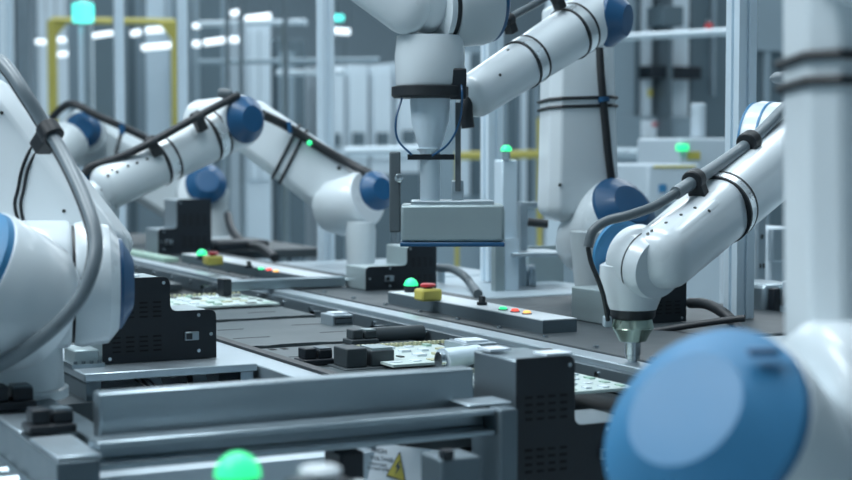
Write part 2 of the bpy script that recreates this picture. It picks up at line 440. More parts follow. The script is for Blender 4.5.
# ------------------------------------------------------------------ stepped controllers
def controller(x, y, z, W, Hh, D, hiw, loh, lab, flip=False, case='silver_case'):
    """stepped box: black front plate facing -Y, silver body behind it"""
    t = thing('robot_controller', (x+W/2, y+D/2, z), lab, 'controller', 'stepped black robot controllers')
    def poly(ins):
        a = [(ins, 0), (W-ins, 0), (W-ins, loh-ins), (hiw-ins, loh-ins), (hiw-ins, Hh-ins), (ins, Hh-ins)]
        return [((W-px if flip else px), py) for px, py in a]
    def rounded(pts, r, idx):
        out = []
        for i, p in enumerate(pts):
            p = Vector((*p, 0)); a = Vector((*pts[i-1], 0)); b = Vector((*pts[(i+1) % len(pts)], 0))
            if i in idx:
                da = (a-p).normalized(); db = (b-p).normalized()
                for k in range(5):
                    s = k/4; q = (p+da*r)*(1-s)**2 + p*2*s*(1-s) + (p+db*r)*s*s; out.append((q.x, q.y))
            else: out.append((p.x, p.y))
        return out
    MB().prism(poly(.003), (x, y+.002, z), EX, EZ, EY, D).build('case', case, t, bevel=.003)
    plate = MB().prism(rounded(poly(0), .012, (2, 3, 4)), (x, y, z), EX, EZ, EY, .003).build('front_plate', 'black_case', t)
    fx = lambda v: x+(W-v if flip else v)
    for cx in (.30, .70):
        for cz in (.22, .62):
            m_ = MB()
            for i in range(2):
                for j in range(4):
                    xx = fx(hiw*(cx+(i-.5)*.20)); zz = z+Hh*(cz+(j-1.5)*.055)
                    m_.box((xx, y-.0003, zz), (hiw*.12, .001, Hh*.02))
            m_.build('vent_grille', 'dark_slot', plate)
    lx = fx(hiw+(W-hiw)*.45)
    cn = MB().box((lx, y-.002, z+loh*.48), (.022, .006, .013)).build('connector', 'aluminium', t, bevel=.001)
    MB().box((lx-.005, y-.0055, z+loh*.48), (.009, .003, .009)).build('plug', 'black_rubber', cn)
    for sx, sz in ((.06, .06), (hiw/W*.9, .93), (.95, loh/Hh*.5), (hiw/W+.25, .10), (hiw/W+.25, loh/Hh*.9)):
        p = Vector((fx(W*sx), y, z+Hh*sz)); MB().cyl(p-EY*.0015, p, .0028, k=12).build('screw', 'steel', plate)
    return t
controller(.635, 2.335, T+.0005, .178, .128, .12, .105, .075, 'black stepped controller standing on a plate beside the left white robot')
q = at(517, 359, 1.97)
controller(q.x, q.y, q.z-.165, .19, .165, .117, .084, .076, 'large blurred black controller at the right end of the long beam', case='aluminium')
q = on(366, 291, T)
controller(q.x, q.y, T, .180, .100, .12, .075, .055, 'black controller with silver side behind the emergency stop and green lamp', flip=True)
q = on(606, 326, T)
controller(q.x, q.y, T, .178, .128, .123, .102, .066, 'black controller with silver side just behind the silver tool tip', flip=True)
controller(1.46, 4.72, T, .17, .17, .14, .11, .08, 'far black controller with light case behind the far green lamp', flip=True, case='alu_light')
MB_ = MB().bx(.66, .70, 2.36, 2.42, T+.128, T+.130).build('paper_label', 'label_white'); tag(MB_, 'white label lying on top of the left controller', 'label')
q = at(517, 359, 1.97)
for dx, dy, w_, l_ in ((.004, .075, .03, 'white paper label at the back left on top of the blurred controller'), (.045, .004, .038, 'white paper label at the front edge on top of the blurred controller')):
    tag(MB().bx(q.x+dx, q.x+dx+w_, q.y+dy, q.y+dy+.034, q.z, q.z+.003).build('paper_label', 'label_white', base=Vector((q.x+dx, q.y+dy, q.z))), l_, 'label')

# ------------------------------------------------------------------ robots
def blue_cap(mb, C, ax, R, h): # frustum cap with flat face
    mb.lathe(C, ax, [(-.002, R*.9), (0, R), (h*.25, R*.985), (h*.32, R*.95), (h, R*.56), (h*1.001, R*.555), (h*1.002, R*.3)], 48)
def housing(mb, C, ax, R, l0, l1): # cylinder with softened ends, from -l0 to +l1
    f = R*.14
    mb.lathe(C, ax, [(-l0, R*.80), (-l0+f*.3, R*.93), (-l0+f, R), (l1-f*.6, R), (l1-f*.2, R*.98), (l1, R*.94)], 48)
def ring(mb, C, ax, R, w_, th): # band around an arm
    mb.lathe(C, ax, [(-w_/2, R*.95), (-w_/2, R+th), (w_/2, R+th), (w_/2, R*.95)], 48)
def strap(parent, A, B, f, sa, sb, ref, shape, r, name='strap', gap=0, tilt=0):
    A = Vector(A); B = Vector(B); n, u, v = frame(B-A, ref); c = A+(B-A)*f+n*gap
    a = (sa[0]*(1-f)+sb[0]*f)+r*.6; b = (sa[1]*(1-f)+sb[1]*f)+r*.6
    sec = octa(a, b) if shape == 'oct' else sect(a, b, shape, 24)
    return MB().tube([c+u*x+v*y+n*(x*tilt) for x, y in sec], r, 8, closed=True, smooth=False).build(name, 'black_rubber', parent)
def surf_tube(parent, objs, pix, r, name='strap'):
    """strap lying on the real surface of built parts"""
    t = surf_of(objs); out = []
    for x, y in pix:
        d = (FWD + RGT*((x-426)/FPX) + UPC*((240-y)/FPX)).normalized()
        h, n, i, q = t.ray_cast(CPOS, d)
        if h is not None: out.append(h + (n if n.dot(d) < 0 else -n)*r*.6)
    if len(out) > 2: MB().tube(out, r, 8).build(name, 'black_rubber', parent)
def cable_clip(parent, p, axis, r, up):
    """black saddle holding a hose"""
    n, u, v = frame(Vector(axis), up)
    m = MB(); m.lathe(p, n, [(-r*1.0, r*1.45), (r*1.0, r*1.45)], 20)
    m.box(Vector(p)-u*r*1.7, (r*2.0, r*2.2, r*2.4), R=Matrix((n, v, u)).transposed())
    return m.build('cable_clip', 'black_rubber', parent, bevel=r*.2)

# --- left robot, standing by the left controller
b = on(2, 388, T)
RL = thing('industrial_robot', (b.x, b.y, T-.012), 'white robot at left edge with grey hose looping down its arm', 'robot')
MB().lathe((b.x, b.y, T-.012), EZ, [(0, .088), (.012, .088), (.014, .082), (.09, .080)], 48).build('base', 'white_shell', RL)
ax = dirv(.97, -.01, .25)
C0 = at(-6, 285, 2.13)
sh = MB(); housing(sh, C0, ax, .086, .05, .100); sh = sh.build('shoulder_housing', 'white_paint', RL)
MB().lathe(C0+ax*.100, ax, [(0, .079), (.004, .079)], 40).build('joint_seal', 'black_rubber', RL)
C1 = C0+ax*.104
s2 = MB(); s2.lathe(C1, ax, [(0, .082), (.01, .085), (.045, .080), (.058, .064)], 48); s2 = s2.build('arm_joint', 'white_paint', RL)
m_ = MB(); blue_cap(m_, C1+ax*.058, ax, .062, .020); m_.build('joint_cap', 'blue_paint', ang=12, parent=RL)
fa = dirv(-.65, .51, -.56)
CL = at(-31, 276, 1.99)
m_ = MB(); blue_cap(m_, CL, fa, .088, .034); m_.build('joint_cap', 'blue_lit', ang=12, parent=RL)
m_ = MB(); m_.lathe(CL, fa, [(-.12, .07), (-.09, .090), (-.003, .092), (0, .090)], 48); m_.build('side_housing', 'white_paint', RL)
UA, UB = at(-22, 118, 2.28), at(84, 262, 2.22)
ua = MB().link(UA, UB, (.066, .050), (.070, .050), dirv(.8, .6, 0), 'oct', .5, .5).build('upper_arm', 'white_paint', RL, bevel=.004)
surf_tube(RL, [ua], [(58, 150), (37, 143), (24, 164), (18, 190), (15, 205), (19, 224)], .0022)
surf_tube(RL, [ua], [(58, 153), (41, 148), (29, 167), (24, 190), (21, 205), (24, 224)], .0022)
screws(RL, [ua], [(2, 113), (64, 211)], .0025)
elb = MB(); housing(elb, at(-75, 90, 2.30), dirv(.3, 0, -1), .078, .09, .06); elb.build('elbow_housing', 'white_paint', RL)
hose = [at(-30, 75, 2.2), at(-5, 60, 2.15), at(9, 70, 2.12), at(24, 92, 2.10), at(45, 125, 2.10), at(62, 152, 2.08), at(79, 186, 2.03), at(91, 217, 1.99), at(96, 243, 1.97), at(92, 270, 1.955), at(80, 298, 1.95), at(60, 322, 1.95), at(35, 343, 1.95), at(5, 362, 1.96), at(-30, 378, 1.98)]
MB().tube(hose, .0088, 16).build('hose', 'hose_light', RL)
MB().tube([p+dirv(-.9, -.3, .3)*.009 for p in hose], .0035, 8).build('cable', 'black_rubber', RL)
cable_clip(RL, at(50, 132, 2.10), hose[5]-hose[4], .011, dirv(.6, .4, -.5))

# --- upright robot behind the line (right of centre)
b = on(597, 303, T)
RU = thing('industrial_robot', (b.x, b.y, T), 'upright white robot with vertical upper arm behind the control strip', 'robot')
cx = at(596, 240, 3.45)
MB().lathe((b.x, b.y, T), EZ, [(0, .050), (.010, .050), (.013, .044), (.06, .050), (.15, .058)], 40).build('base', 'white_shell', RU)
MB().lathe((b.x, b.y, T+.014), EZ, [(0, .053), (.008, .053)], 40).build('blue_ring', 'blue_paint', RU)
ax = dirv(.48, .52, -.70)
C0 = at(610, 223, 3.46)
m_ = MB(); m_.lathe(C0, ax, [(-.150, .008), (-.146, .034), (-.130, .056), (-.10, .072), (-.06, .081), (-.02, .083), (.045, .082), (.050, .078)], 48); h1 = m_.build('shoulder_housing', 'white_paint', RU)
m_ = MB(); blue_cap(m_, C0+ax*.050, ax, .080, .034); m_.build('joint_cap', 'blue_paint', ang=12, parent=RU)
ref = dirv(1, 0, .25)
UA, UB = at(577, 12, 3.5), at(578, 206, 3.5)
ua = MB().link(UA, UB, (.070, .055), (.082, .058), ref, 'oct', .3, .45).build('upper_arm', 'white_paint', RU, bevel=.004)
for g in (-.009, .009): strap(RU, UA, UB, .475, (.070, .055), (.082, .058), ref, 'oct', .0036, gap=g, tilt=-.04)
screws(RU, [ua], [(560, 185), (600, 184)], .004)
EC = at(596, 18, 3.32); eax = dirv(.88, -.10, -.45)
m_ = MB(); housing(m_, EC, eax, .060, .05, .030); m_.build('elbow_housing', 'white_paint', RU)
m_ = MB(); blue_cap(m_, EC+eax*.030, eax, .058, .04); m_.build('joint_cap', 'blue_paint', ang=12, parent=RU)
FA, FB = at(600, 14, 3.32), at(474, 96, 3.1)
fr = MB().link(FA, FB, (.056, .056), (.043, .043), UPZ, 2.3, .5, .6).build('forearm', 'white_paint', RU)
def bands(parent, A, B, f, ra, rb, w_=.014):
    w_ *= 1.4
    A = Vector(A); B = Vector(B); c = A+(B-A)*f; r = ra*(1-f)+rb*f; d = (B-A).normalized()
    m_ = MB(); ring(m_, c, d, r*1.01, w_, r*.045); m_.build('metal_ring', 'ring_metal', parent)
    m_ = MB(); ring(m_, c-d*w_*.62, d, r*1.01, w_*.25, r*.055); m_.build('ring_edge', 'black_rubber', parent)
    m_ = MB(); ring(m_, c+d*w_*.62, d, r*1.01, w_*.25, r*.055); m_.build('ring_edge', 'black_rubber', parent)
bands(RU, FA, FB, .22, .056, .043, .016); bands(RU, FA, FB, .60, .056, .043, .016)
screws(RU, [fr], [(500, 75), (508, 50)], .003)
MB().tube([at(475, 40, 3.1), at(497, 30, 3.12), at(512, 17, 3.16), at(535, 4, 3.2), at(562, -12, 3.24), at(600, -30, 3.3)], .0080, 12).build('hose', 'hose_grey', RU)
cable_clip(RU, at(508, 20, 3.14), at(535, 4, 3.2)-at(512, 17, 3.16), .0095, UPZ)
cable_clip(RU, at(556, -4, 3.22), at(562, -12, 3.24)-at(535, 4, 3.2), .0095, UPZ)
MB().tube([at(598, 30, 3.46), at(601, 75, 3.45), at(605, 120, 3.45), at(609, 160, 3.45), at(613, 190, 3.46)], .0085, 12).build('black_hose', 'black_rubber', RU)
MB().cyl(at(603.5, 97, 3.45), at(604, 102, 3.45), .0125).build('hose_tie', 'blue_paint', RU)
MB().tube([at(470, 92, 3.09), at(466, 108, 3.08), at(468, 128, 3.08)], .013, 12).build('wrist', 'black_rubber', RU)

# --- working robot reaching in from the right, tool on the conveyor
b = Vector((1.86, 1.78, T))
RT = thing('industrial_robot', b, 'white robot reaching in from the right with silver tool touching the conveyor', 'robot')
MB().lathe(b, EZ, [(0, .08), (.012, .08), (.016, .068), (.14, .066)], 40).build('base', 'white_shell', RT)
CT = Vector((1.86, 1.78, 1.11)); sax = Vector((-.8, .6, 0)).normalized()
m_ = MB(); housing(m_, CT, sax, .082, .06, .07); m_.build('shoulder_housing', 'white_paint', RT)
m_ = MB(); blue_cap(m_, CT+sax*.07, sax, .072, .04); m_.build('joint_cap', 'blue_paint', ang=12, parent=RT)
ELB = at(800, 142, 2.86)
MB().link(CT-sax*.02, ELB+dirv(.5, 0, .6)*.07, (.075, .05), (.064, .05), UPZ, 'oct', .5, .5).build('upper_arm', 'white_paint', RT, bevel=.004)
hax = dirv(-.82, .05, .56)
m_ = MB(); m_.lathe(at(800, 146, 2.88), hax, [(-.06, .05), (-.05, .074), (.075, .078), (.088, .074), (.092, .066)], 48); e1 = m_.build('elbow_housing', 'white_paint', RT)
for q in (.055, .088):
    m_ = MB(); ring(m_, at(800, 146, 2.88)+hax*q, hax, .0765 if q < .06 else .0735, .004, .0022); m_.build('blue_seam', 'blue_lit', RT)
FA, FB = at(814, 130, 2.82), at(664, 256, 2.36)
fs = ((.060, .056), (.049, .045))
fr = MB().link(FA, FB, fs[0], fs[1], UPC, 2.5, .6, .8, steps=9).build('forearm', 'white_paint', RT)
d = (FB-FA); L = d.length
fp = MB().link(FA+d*.76-FWD*.030, FA+d*.96-FWD*.026, (.036, .025), (.036, .025), UPC, 3.2, 1.0, 1.0).build('forearm_panel', 'white_paint', RT, bevel=.002)
MB().link(FA+d*.20-FWD*.028, FA+d*.50-FWD*.028, (.036, .032), (.028, .028), UPC, 2.2, 1.0, 1.6).build('forearm_bulge', 'white_paint', RT)
bands(RT, FA, FB, .66, .0600, .0500, .013)
jax = dirv(-.52, .20, .83)
JC = at(650, 264, 2.37)
m_ = MB(); m_.lathe(JC, jax, [(-.02405, .04625), (-.0111, .05134), (0, .05226)], 48); m_.build('joint_face', 'white_paint', RT)
m_ = MB(); m_.lathe(JC, jax, [(0, .05291), (.00231, .05291)], 48); m_.build('joint_seal', 'black_rubber', RT)
m_ = MB(); m_.lathe(JC, jax, [(.00231, .05273), (.0074, .05319), (.037, .0518), (.04347, .04902)], 48); jh = m_.build('wrist_housing', 'white_paint', RT)
m_ = MB(); blue_cap(m_, JC+jax*.070, jax, .049, .028); m_.build('joint_cap', 'blue_lit', ang=12, parent=RT)
TX = at(633, 300, 2.40)
def up_at(y): return TX + UPZ*((300-y)*2.40/FPX)
m_ = MB(); m_.lathe(up_at(309), EZ, [(0, .0352), (.004, .0366), (.030, .0470), (.048, .0505), (.066, .050), (.078, .03)], 40); m_.build('wrist_neck', 'white_paint', RT)
m_ = MB(); m_.lathe(up_at(318), EZ, [(0, .03145), (.00278, .0333), (.01295, .03422)], 40); m_.build('tool_flange', 'black_rubber', RT)
m_ = MB(); m_.lathe(up_at(341), EZ, [(0, .02035), (.0111, .0259), (.01943, .03145), (.02035, .03099), (.02128, .03145), (.0333, .02868)], 40); m_.build('spindle_body', 'spindle_tint', RT)
m_ = MB(); m_.lathe(up_at(366), EZ, [(0, .0037), (.0037, .0074), (.00925, .0074), (.01018, .01064), (.01665, .01064), (.01758, .01202), (.03515, .01249), (.03793, .01665)], 28); m_.build('tool_tip', 'steel', RT)
MB().box(up_at(321)+dirv(-1, 0, -.2)*.040, (.012, .018, .016), rz=-.4).build('plug', 'grey_panel', RT, bevel=.002)
screws(RT, [fr, fp, jh], [(634.6, 242), (627, 264), (638, 285), (648, 234), (652, 231), (666, 223), (681, 215), (695, 208), (709, 211)], .0026)
hose = [at(815, 86, 2.78), at(785, 108, 2.72), at(765, 128, 2.66), at(745, 146, 2.60), at(720, 164, 2.53), at(697, 179, 2.45), at(676, 193, 2.40), at(655, 206, 2.37), at(630, 215, 2.35), at(607, 221, 2.35), at(593, 231, 2.35), at(588, 247, 2.35)]
MB().tube(hose[:7], .0102, 16).build('hose', 'hose_light', RT)
MB().tube(hose[5:], .0072, 16).build('hose', 'hose_grey', RT)
MB().tube([hose[-1], at(591, 262, 2.35), at(597, 277, 2.35), at(603, 294, 2.36), at(606, 309, 2.37), at(608, 320, 2.38)], .0036, 10).build('cable', 'black_rubber', RT)
cable_clip(RT, at(749, 142, 2.605), hose[4]-hose[3], .0125, dirv(-.4, .8, -.2))
cable_clip(RT, at(694, 180, 2.44), hose[5]-hose[4], .0115, dirv(-.4, .8, -.2))
MB().lathe(at(770, 78, 2.9), dirv(1, 0, 0), [(0, .003), (.008, .010), (.03, .013), (.07, .013)], 24).build('hose_end', 'hose_light', RT)

# --- blurred foreground robot at the right edge
b = Vector((.96, .93, T-.02))
RF = thing('industrial_robot', b, 'large blurred white robot at right edge with big blue joint cap in a lit tone', 'robot')
FH = at(900, 428, 1.30)
MB().lathe((FH.x, FH.y, T-.02), EZ, [(0, .09), (.012, .09), (.016, .078), (.08, .078)], 40).build('base', 'white_shell', RF)
m_ = MB(); housing(m_, FH, dirv(.98, 0, .2), .088, .085, .10); m_.build('shoulder_housing', 'white_paint', RF)
CF = at(706, 430, 1.20)
fa = dirv(-.58, .58, -.57)
m_ = MB(); blue_cap(m_, CF, fa, .085, .034); m_.build('joint_cap', 'blue_lit', ang=12, parent=RF)
m_ = MB(); m_.lathe(CF, fa, [(-.20, .05), (-.17, .082), (-.003, .088), (0, .086)], 48); m_.build('side_housing', 'white_paint', RF)
MB().box(at(763, 352, 1.17), (.022, .012, .005), R=Matrix((RGT, FW0, UPZ)).transposed()).build('cap_slot', 'blue_paint', RF, bevel=.001)
UA, UB = at(874, -70, 1.36), at(880, 350, 1.36); ref = dirv(1, 0, .1)
ua = MB().link(UA, UB, (.070, .052), (.073, .055), ref, 'oct', .4, .2).build('upper_arm', 'white_paint', RF, bevel=.004)
for g in (-.0115, .0095): strap(RF, UA, UB, .352, (.070, .052), (.073, .055), ref, 'oct', .0042, gap=g, tilt=.05)
m_ = MB(); housing(m_, at(880, -90, 1.30), dirv(-.3, 0, -1), .080, .08, .07); m_.build('elbow_housing', 'white_paint', RF)
t = thing('robot_plinth', (FH.x, FH.y, 0), 'aluminium plinth carrying the foreground robot', 'plinth')
MB().bx(FH.x-.12, FH.x+.16, FH.y-.14, FH.y+.14, .86, T-.021).build('plate', 'aluminium', t)
post(MB(), FH.x, FH.y, .12, .0, .86).build('column', 'aluminium', t)

# --- robot with sloping upper arm, behind the line left of centre
b = on(361, 272, T)
RC = thing('industrial_robot', (b.x, b.y, T-.001), 'white robot with sloping arms and two blue caps behind the line at centre left', 'robot')
dC = 4.25
MB().lathe((b.x, b.y, T-.001), EZ, [(0, .040), (.008, .040)], 40).build('blue_ring', 'blue_paint', RC)
MB().lathe((b.x, b.y, T+.007), EZ, [(0, .037), (.10, .040), (.125, .036)], 40).build('base', 'white_shell', RC)
SC = at(352, 203, 4.30); ax = dirv(.78, .28, -.55)
m_ = MB(); m_.lathe(SC, ax, [(-.10, .03), (-.09, .06), (-.05, .078), (.045, .074), (.055, .068)], 44); m_.build('shoulder_housing', 'white_paint', RC)
m_ = MB(); blue_cap(m_, at(376, 191, 4.20), dirv(.60, .22, -.75), .053, .030); m_.build('joint_cap', 'blue_paint', ang=12, parent=RC)
UA, UB = at(248, 124, 4.35), at(347, 195, 4.38)
ref = dirv(.58, .8, 0)
ua = MB().link(UA, UB, (.072, .055), (.082, .06), ref, 'oct', .5, .5).build('upper_arm', 'white_paint', RC, bevel=.005)
for g in (-.012, .012): strap(RC, UA, UB, .42, (.072, .055), (.082, .06), ref, 'oct', .0042, gap=g, tilt=-.15)
screws(RC, [ua], [(339, 168), (324, 209)], .006)
EC = at(230, 121, 4.06); eax = dirv(.74, .05, -.67)
m_ = MB(); housing(m_, EC, eax, .062, .12, .055); m_.build('elbow_housing', 'white_paint', RC)
m_ = MB(); blue_cap(m_, EC+eax*.055, eax, .060, .032); m_.build('joint_cap', 'blue_paint', ang=12, parent=RC)
FA, FB = at(238, 122, 4.08), at(108, 187, 3.85)
fr = MB().link(FA, FB, (.066, .06), (.055, .052), UPZ, 2.3, .5, .6).build('forearm', 'white_paint', RC)
bands(RC, FA, FB, .22, .064, .053, .018); bands(RC, FA, FB, .60, .064, .053, .018)
screws(RC, [fr], [(112, 170), (117, 172), (128, 166), (137, 163), (147, 159), (101, 190), (108, 176)], .0035)
m_ = MB(); blue_cap(m_, at(93, 184, 3.88), dirv(-.8, .3, .4), .045, .025); m_.build('joint_cap', 'blue_lit', ang=12, parent=RC)
MB().link(at(100, 190, 3.86), at(100, 235, 3.86), (.05, .05), (.042, .042), RGT, 2, .5, .1).build('wrist', 'white_paint', RC)
hose = [at(84, 174, 3.84), at(92, 166, 3.84), at(120, 157, 3.84), at(150, 143, 3.86), at(195, 118, 3.92), at(238, 95, 4.0)]
MB().tube(hose, .0095, 12).build('hose', 'black_rubber', RC)
for q, k in ((at(152, 143, 3.87), 3), (at(197, 118, 3.93), 4)): cable_clip(RC, q, hose[k]-hose[k-1], .012, UPZ)
MB().link(at(222, 93, 4.0), at(228, 94, 4.0), (.013, .010), (.013, .010), UPZ, 2, .9, .9).build('hose_end', 'hose_grey', RC)
MB().tube([at(262, 114, 4.2), at(290, 128, 4.28), at(325, 150, 4.3), at(352, 165, 4.3), at(378, 178, 4.25)], .0125, 12).build('black_hose', 'black_rubber', RC)
MB().cyl(at(289, 122, 4.26), at(290, 133, 4.26), .006).build('hose_tie', 'blue_paint', RC)
MB().lathe(at(309.5, 143, 4.27), -FW0, [(0, .007), (.006, .006), (.008, .003)], 20).build('status_light', 'green_glow', RC)

# --- far robot, mostly hidden
b = on(209, 242, T)
RB = thing('industrial_robot', (b.x, b.y, T), 'far shaded white robot whose low blue cap shows under the nearer forearm', 'robot')
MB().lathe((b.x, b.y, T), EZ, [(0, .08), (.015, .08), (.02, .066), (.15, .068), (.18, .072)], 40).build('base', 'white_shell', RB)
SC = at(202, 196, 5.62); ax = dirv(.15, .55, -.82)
m_ = MB(); m_.lathe(SC, dirv(.15, .35, -.9), [(-.12, .04), (-.10, .085), (.02, .092), (.04, .085)], 44); m_.build('shoulder_housing', 'white_shell', RB)  # darker white on this robot, its shade put into the colour
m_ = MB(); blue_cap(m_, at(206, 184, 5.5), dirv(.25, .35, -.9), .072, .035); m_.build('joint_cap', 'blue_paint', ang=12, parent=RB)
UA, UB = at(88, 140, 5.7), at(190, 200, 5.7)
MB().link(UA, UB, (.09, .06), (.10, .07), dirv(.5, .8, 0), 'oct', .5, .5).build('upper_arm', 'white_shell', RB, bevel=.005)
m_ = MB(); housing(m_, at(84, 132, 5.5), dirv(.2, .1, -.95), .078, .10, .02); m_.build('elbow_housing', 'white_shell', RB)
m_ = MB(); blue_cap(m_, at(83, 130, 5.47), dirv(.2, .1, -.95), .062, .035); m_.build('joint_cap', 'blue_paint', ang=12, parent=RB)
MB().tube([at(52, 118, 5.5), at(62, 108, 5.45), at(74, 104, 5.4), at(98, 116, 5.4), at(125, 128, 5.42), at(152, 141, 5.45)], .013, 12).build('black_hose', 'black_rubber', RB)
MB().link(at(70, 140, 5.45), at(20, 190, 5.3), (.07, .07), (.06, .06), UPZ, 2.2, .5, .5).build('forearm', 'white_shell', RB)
MB().tube([at(122, 130, 5.38), at(115, 160, 5.38), at(118, 172, 5.38)], .006, 8).build('strap', 'black_rubber', RB)
MB().cyl(at(122, 124, 5.36), at(122, 134, 5.36), .010).build('hose_tie', 'blue_paint', RB)

# --- swinging robot hanging over the line, holding a tray
dM = 2.9
top = at(300, -200, dM)
RM = thing('industrial_robot', Vector((top.x, top.y, 2.25)), 'white robot arm reaching down from overhead with steel tool cone and dark flange', 'robot')
FA, FB = at(318, -70, dM), at(428, -2, dM)
MB().link(FA, FB, (.068, .062), (.066, .060), UPC, 2.3, .6, .8).build('forearm', 'white_paint', RM)
MB().link(at(360, -25, dM-.04), at(405, 8, dM-.04), (.046, .034), (.046, .034), UPC, 3, 1, 1).build('forearm_panel', 'white_paint', RM)
jax = dirv(.80, .08, .45)
JC = at(438, 5, dM)
m_ = MB(); m_.lathe(JC, jax, [(-.01, .070), (.0, .0715)], 48); m_.build('joint_face', 'white_paint', RM)
m_ = MB(); m_.lathe(JC, jax, [(0, .070), (.010, .070)], 48); m_.build('joint_seal', 'black_rubber', RM)
m_ = MB(); m_.lathe(JC, jax, [(.010, .074), (.017, .078), (.085, .078), (.10, .074)], 48); m_.build('wrist_housing', 'white_shell', RM)
m_ = MB(); blue_cap(m_, JC+jax*.10, jax, .074, .030); m_.build('joint_cap', 'blue_paint', ang=12, parent=RM)
W = at(430, 60, dM)
def mz(y): return W+UPZ*((60-y)*dM/FPX)
MB().lathe(mz(86), EZ, [(0, .060), (.004, .062), (.055, .064), (.09, .06)], 44).build('wrist_neck', 'white_paint', RM)
MB().lathe(mz(98), EZ, [(0, .066), (.004, .070), (.020, .070), (.022, .062)], 44).build('tool_flange', 'black_rubber', RM)
MB().lathe(mz(152), EZ, [(0, .018), (.020, .024), (.055, .034), (.085, .036), (.097, .036)], 44).build('tool_cone', 'post_white', RM)
MB().lathe(mz(208), EZ, [(0, .024), (.012, .022), (.014, .018), (.10, .018), (.108, .024), (.112, .012)], 40).build('tool_shaft', 'post_white', RM)
MB().tube([mz(72)+RGT*.05, at(462, 90, dM-.05), at(460, 120, dM-.03), at(449, 143, dM-.03), at(432, 156, dM-.03)], .002, 8).build('air_hose', 'blue_paint', RM)
MB().tube([at(402, 98, dM-.02), at(396, 120, dM-.03), at(398, 140, dM-.03), at(412, 155, dM-.03)], .002, 8).build('air_hose', 'blue_paint', RM)
MB().box(at(458, 84, dM-.03), (.03, .03, .055), rz=-YAW).build('sensor_block', 'black_case', RM, bevel=.003)
MB().box(at(431, 157, dM), (.085, .02, .010), rz=-YAW).build('cross_arm', 'black_case', RM)
MB().box(at(458, 147, dM), (.010, .012, .16), rz=-YAW).build('guide_rod', 'hose_grey', RM)
MB().box(at(395, 192, dM-.02), (.020, .022, .145), rz=-YAW).build('side_gripper', 'hose_grey', RM, bevel=.003)
MB().lathe(at(399, 178, dM-.035), -FW0, [(0, .008), (.004, .008), (.006, .004)], 16).build('gripper_stud', 'steel', RM)
EC = at(300, -100, dM+.02)
m_ = MB(); housing(m_, EC, dirv(.3, 0, -1), .085, .09, .08); m_.build('elbow_housing', 'white_paint', RM)
MB().cyl(EC+UPZ*.03, (EC.x, EC.y, 2.25), .06).build('hanging_column', 'white_shell', RM)
# tray held by it
tc = at(452, 222, dM+.02)
t = thing('parts_tray', tc-UPZ*.045, 'grey metal tray hanging from the overhead robot above the rail, blue underside', 'tray')
MB().box(tc, (.185, .11, .066), rz=-YAW).build('body', 'silver_case', t, bevel=.005)
MB().box(tc+UPZ*.036, (.150, .075, .008), rz=-YAW).build('lid', 'alu_light', t, bevel=.002)
MB().box(tc-UPZ*.038, (.188, .112, .008), rz=-YAW).build('blue_base', 'blue_paint', t, bevel=.002)
p = tc+UPZ*.058+RGT*.01
MB().box(p, (.022, .03, .036), rz=-YAW).build('fitting', 'alu_light', t, bevel=.002)

# gantry: posts and an overhead beam carrying the hanging robot
for y, lab in ((2.45, 'bright aluminium post rising left of the foreground robot, right of the white device'), (3.42, 'aluminium post behind the upright robot forearm, centre'), (4.45, 'aluminium post right of the sloping robot elbow')):
    tag(post(MB(), 1.90, y, .041, 0 if y > 4.4 else T, 2.6).build('aluminium_post', 'post_white', base=Vector((1.90, y, T))), lab, 'post')
for px, w_, d_, lab in ((183, 11, 6.6, 'pale aluminium post in front of the yellow frame right leg'), (120, 11, 6.7, 'pale aluminium post crossing the yellow frame middle'), (23, 13, 7.7, 'blue grey aluminium post near the left picture edge'), (11, 7, 9.5, 'thin pale post at the far left edge'), (228, 5, 10.5, 'thin grey post, left of the pair behind the robot elbow'), (242, 5, 10.5, 'thin grey post, right of the pair behind the robot elbow'), (286, 6, 11, 'thin grey post just left of the aluminium post at picture centre left'), (82, 5, 10, 'slim white pole under the teal signal lamp')):
    c = at(px, 150, d_); s = w_*d_/FPX/1.34
    tag(post(MB(), c.x, c.y, s, 0, 3.4 if px != 82 else 1.99).build('aluminium_post', 'post_white' if px in (183, 120, 11, 82) else 'aluminium', base=Vector((c.x, c.y, 0))), lab, 'post')
bm_ = MB(); beam_y(bm_, 1.90, 2.62, .041, 2.0, 5.0)
tag(bm_.build('gantry_beam', 'aluminium', base=Vector((1.9, 2, 2.6))), 'overhead aluminium beam along the line', 'beam')
bm_ = MB(); bm_.bx(top.x-.04, 1.96, top.y-.04, top.y+.04, 2.25, 2.31)
tag(bm_.build('gantry_beam', 'aluminium', base=Vector((top.x, top.y, 2.25))), 'overhead cross beam carrying the hanging robot', 'beam')

# ------------------------------------------------------------------ left cell: plate, beam, frame
t = thing('support_plate', (.72, 2.35, .829), 'light metal shelf under the left black controller', 'shelf')
MB().bx(.585, .848, 2.25, 2.60, .888, T).build('plate', 'alu_light', t, bevel=.002)
MB().bx(.590, .612, 2.26, 2.59, .829, .888).build('side_rail', 'alu_dark', t)
MB().bx(.825, .845, 2.26, 2.59, .829, .888).build('side_rail', 'aluminium', t)
for x in (.70, .77):
    MB().prism([(0, 0), (.03, 0), (.008, .058), (-.012, .058)], (x, 2.29, .829), EX, EZ, EY, .03).build('web', 'alu_dark', t)
MB().bx(.612, .825, 2.36, 2.37, .829, .888).build('back_panel', 'label_white', t)  # added white panel, stands in for light through the open space behind
MB().bx(.73, .82, 2.45, 2.47, .829, .886).build('back_panel', 'pcb_green', t)
t = thing('cable_connector', (.605, 2.33, T), 'small grey terminal block at the left foot of the black controller', 'connector')
MB().bx(.588, .626, 2.32, 2.38, T, T+.026).build('block', 'silver_case', t, bevel=.003)
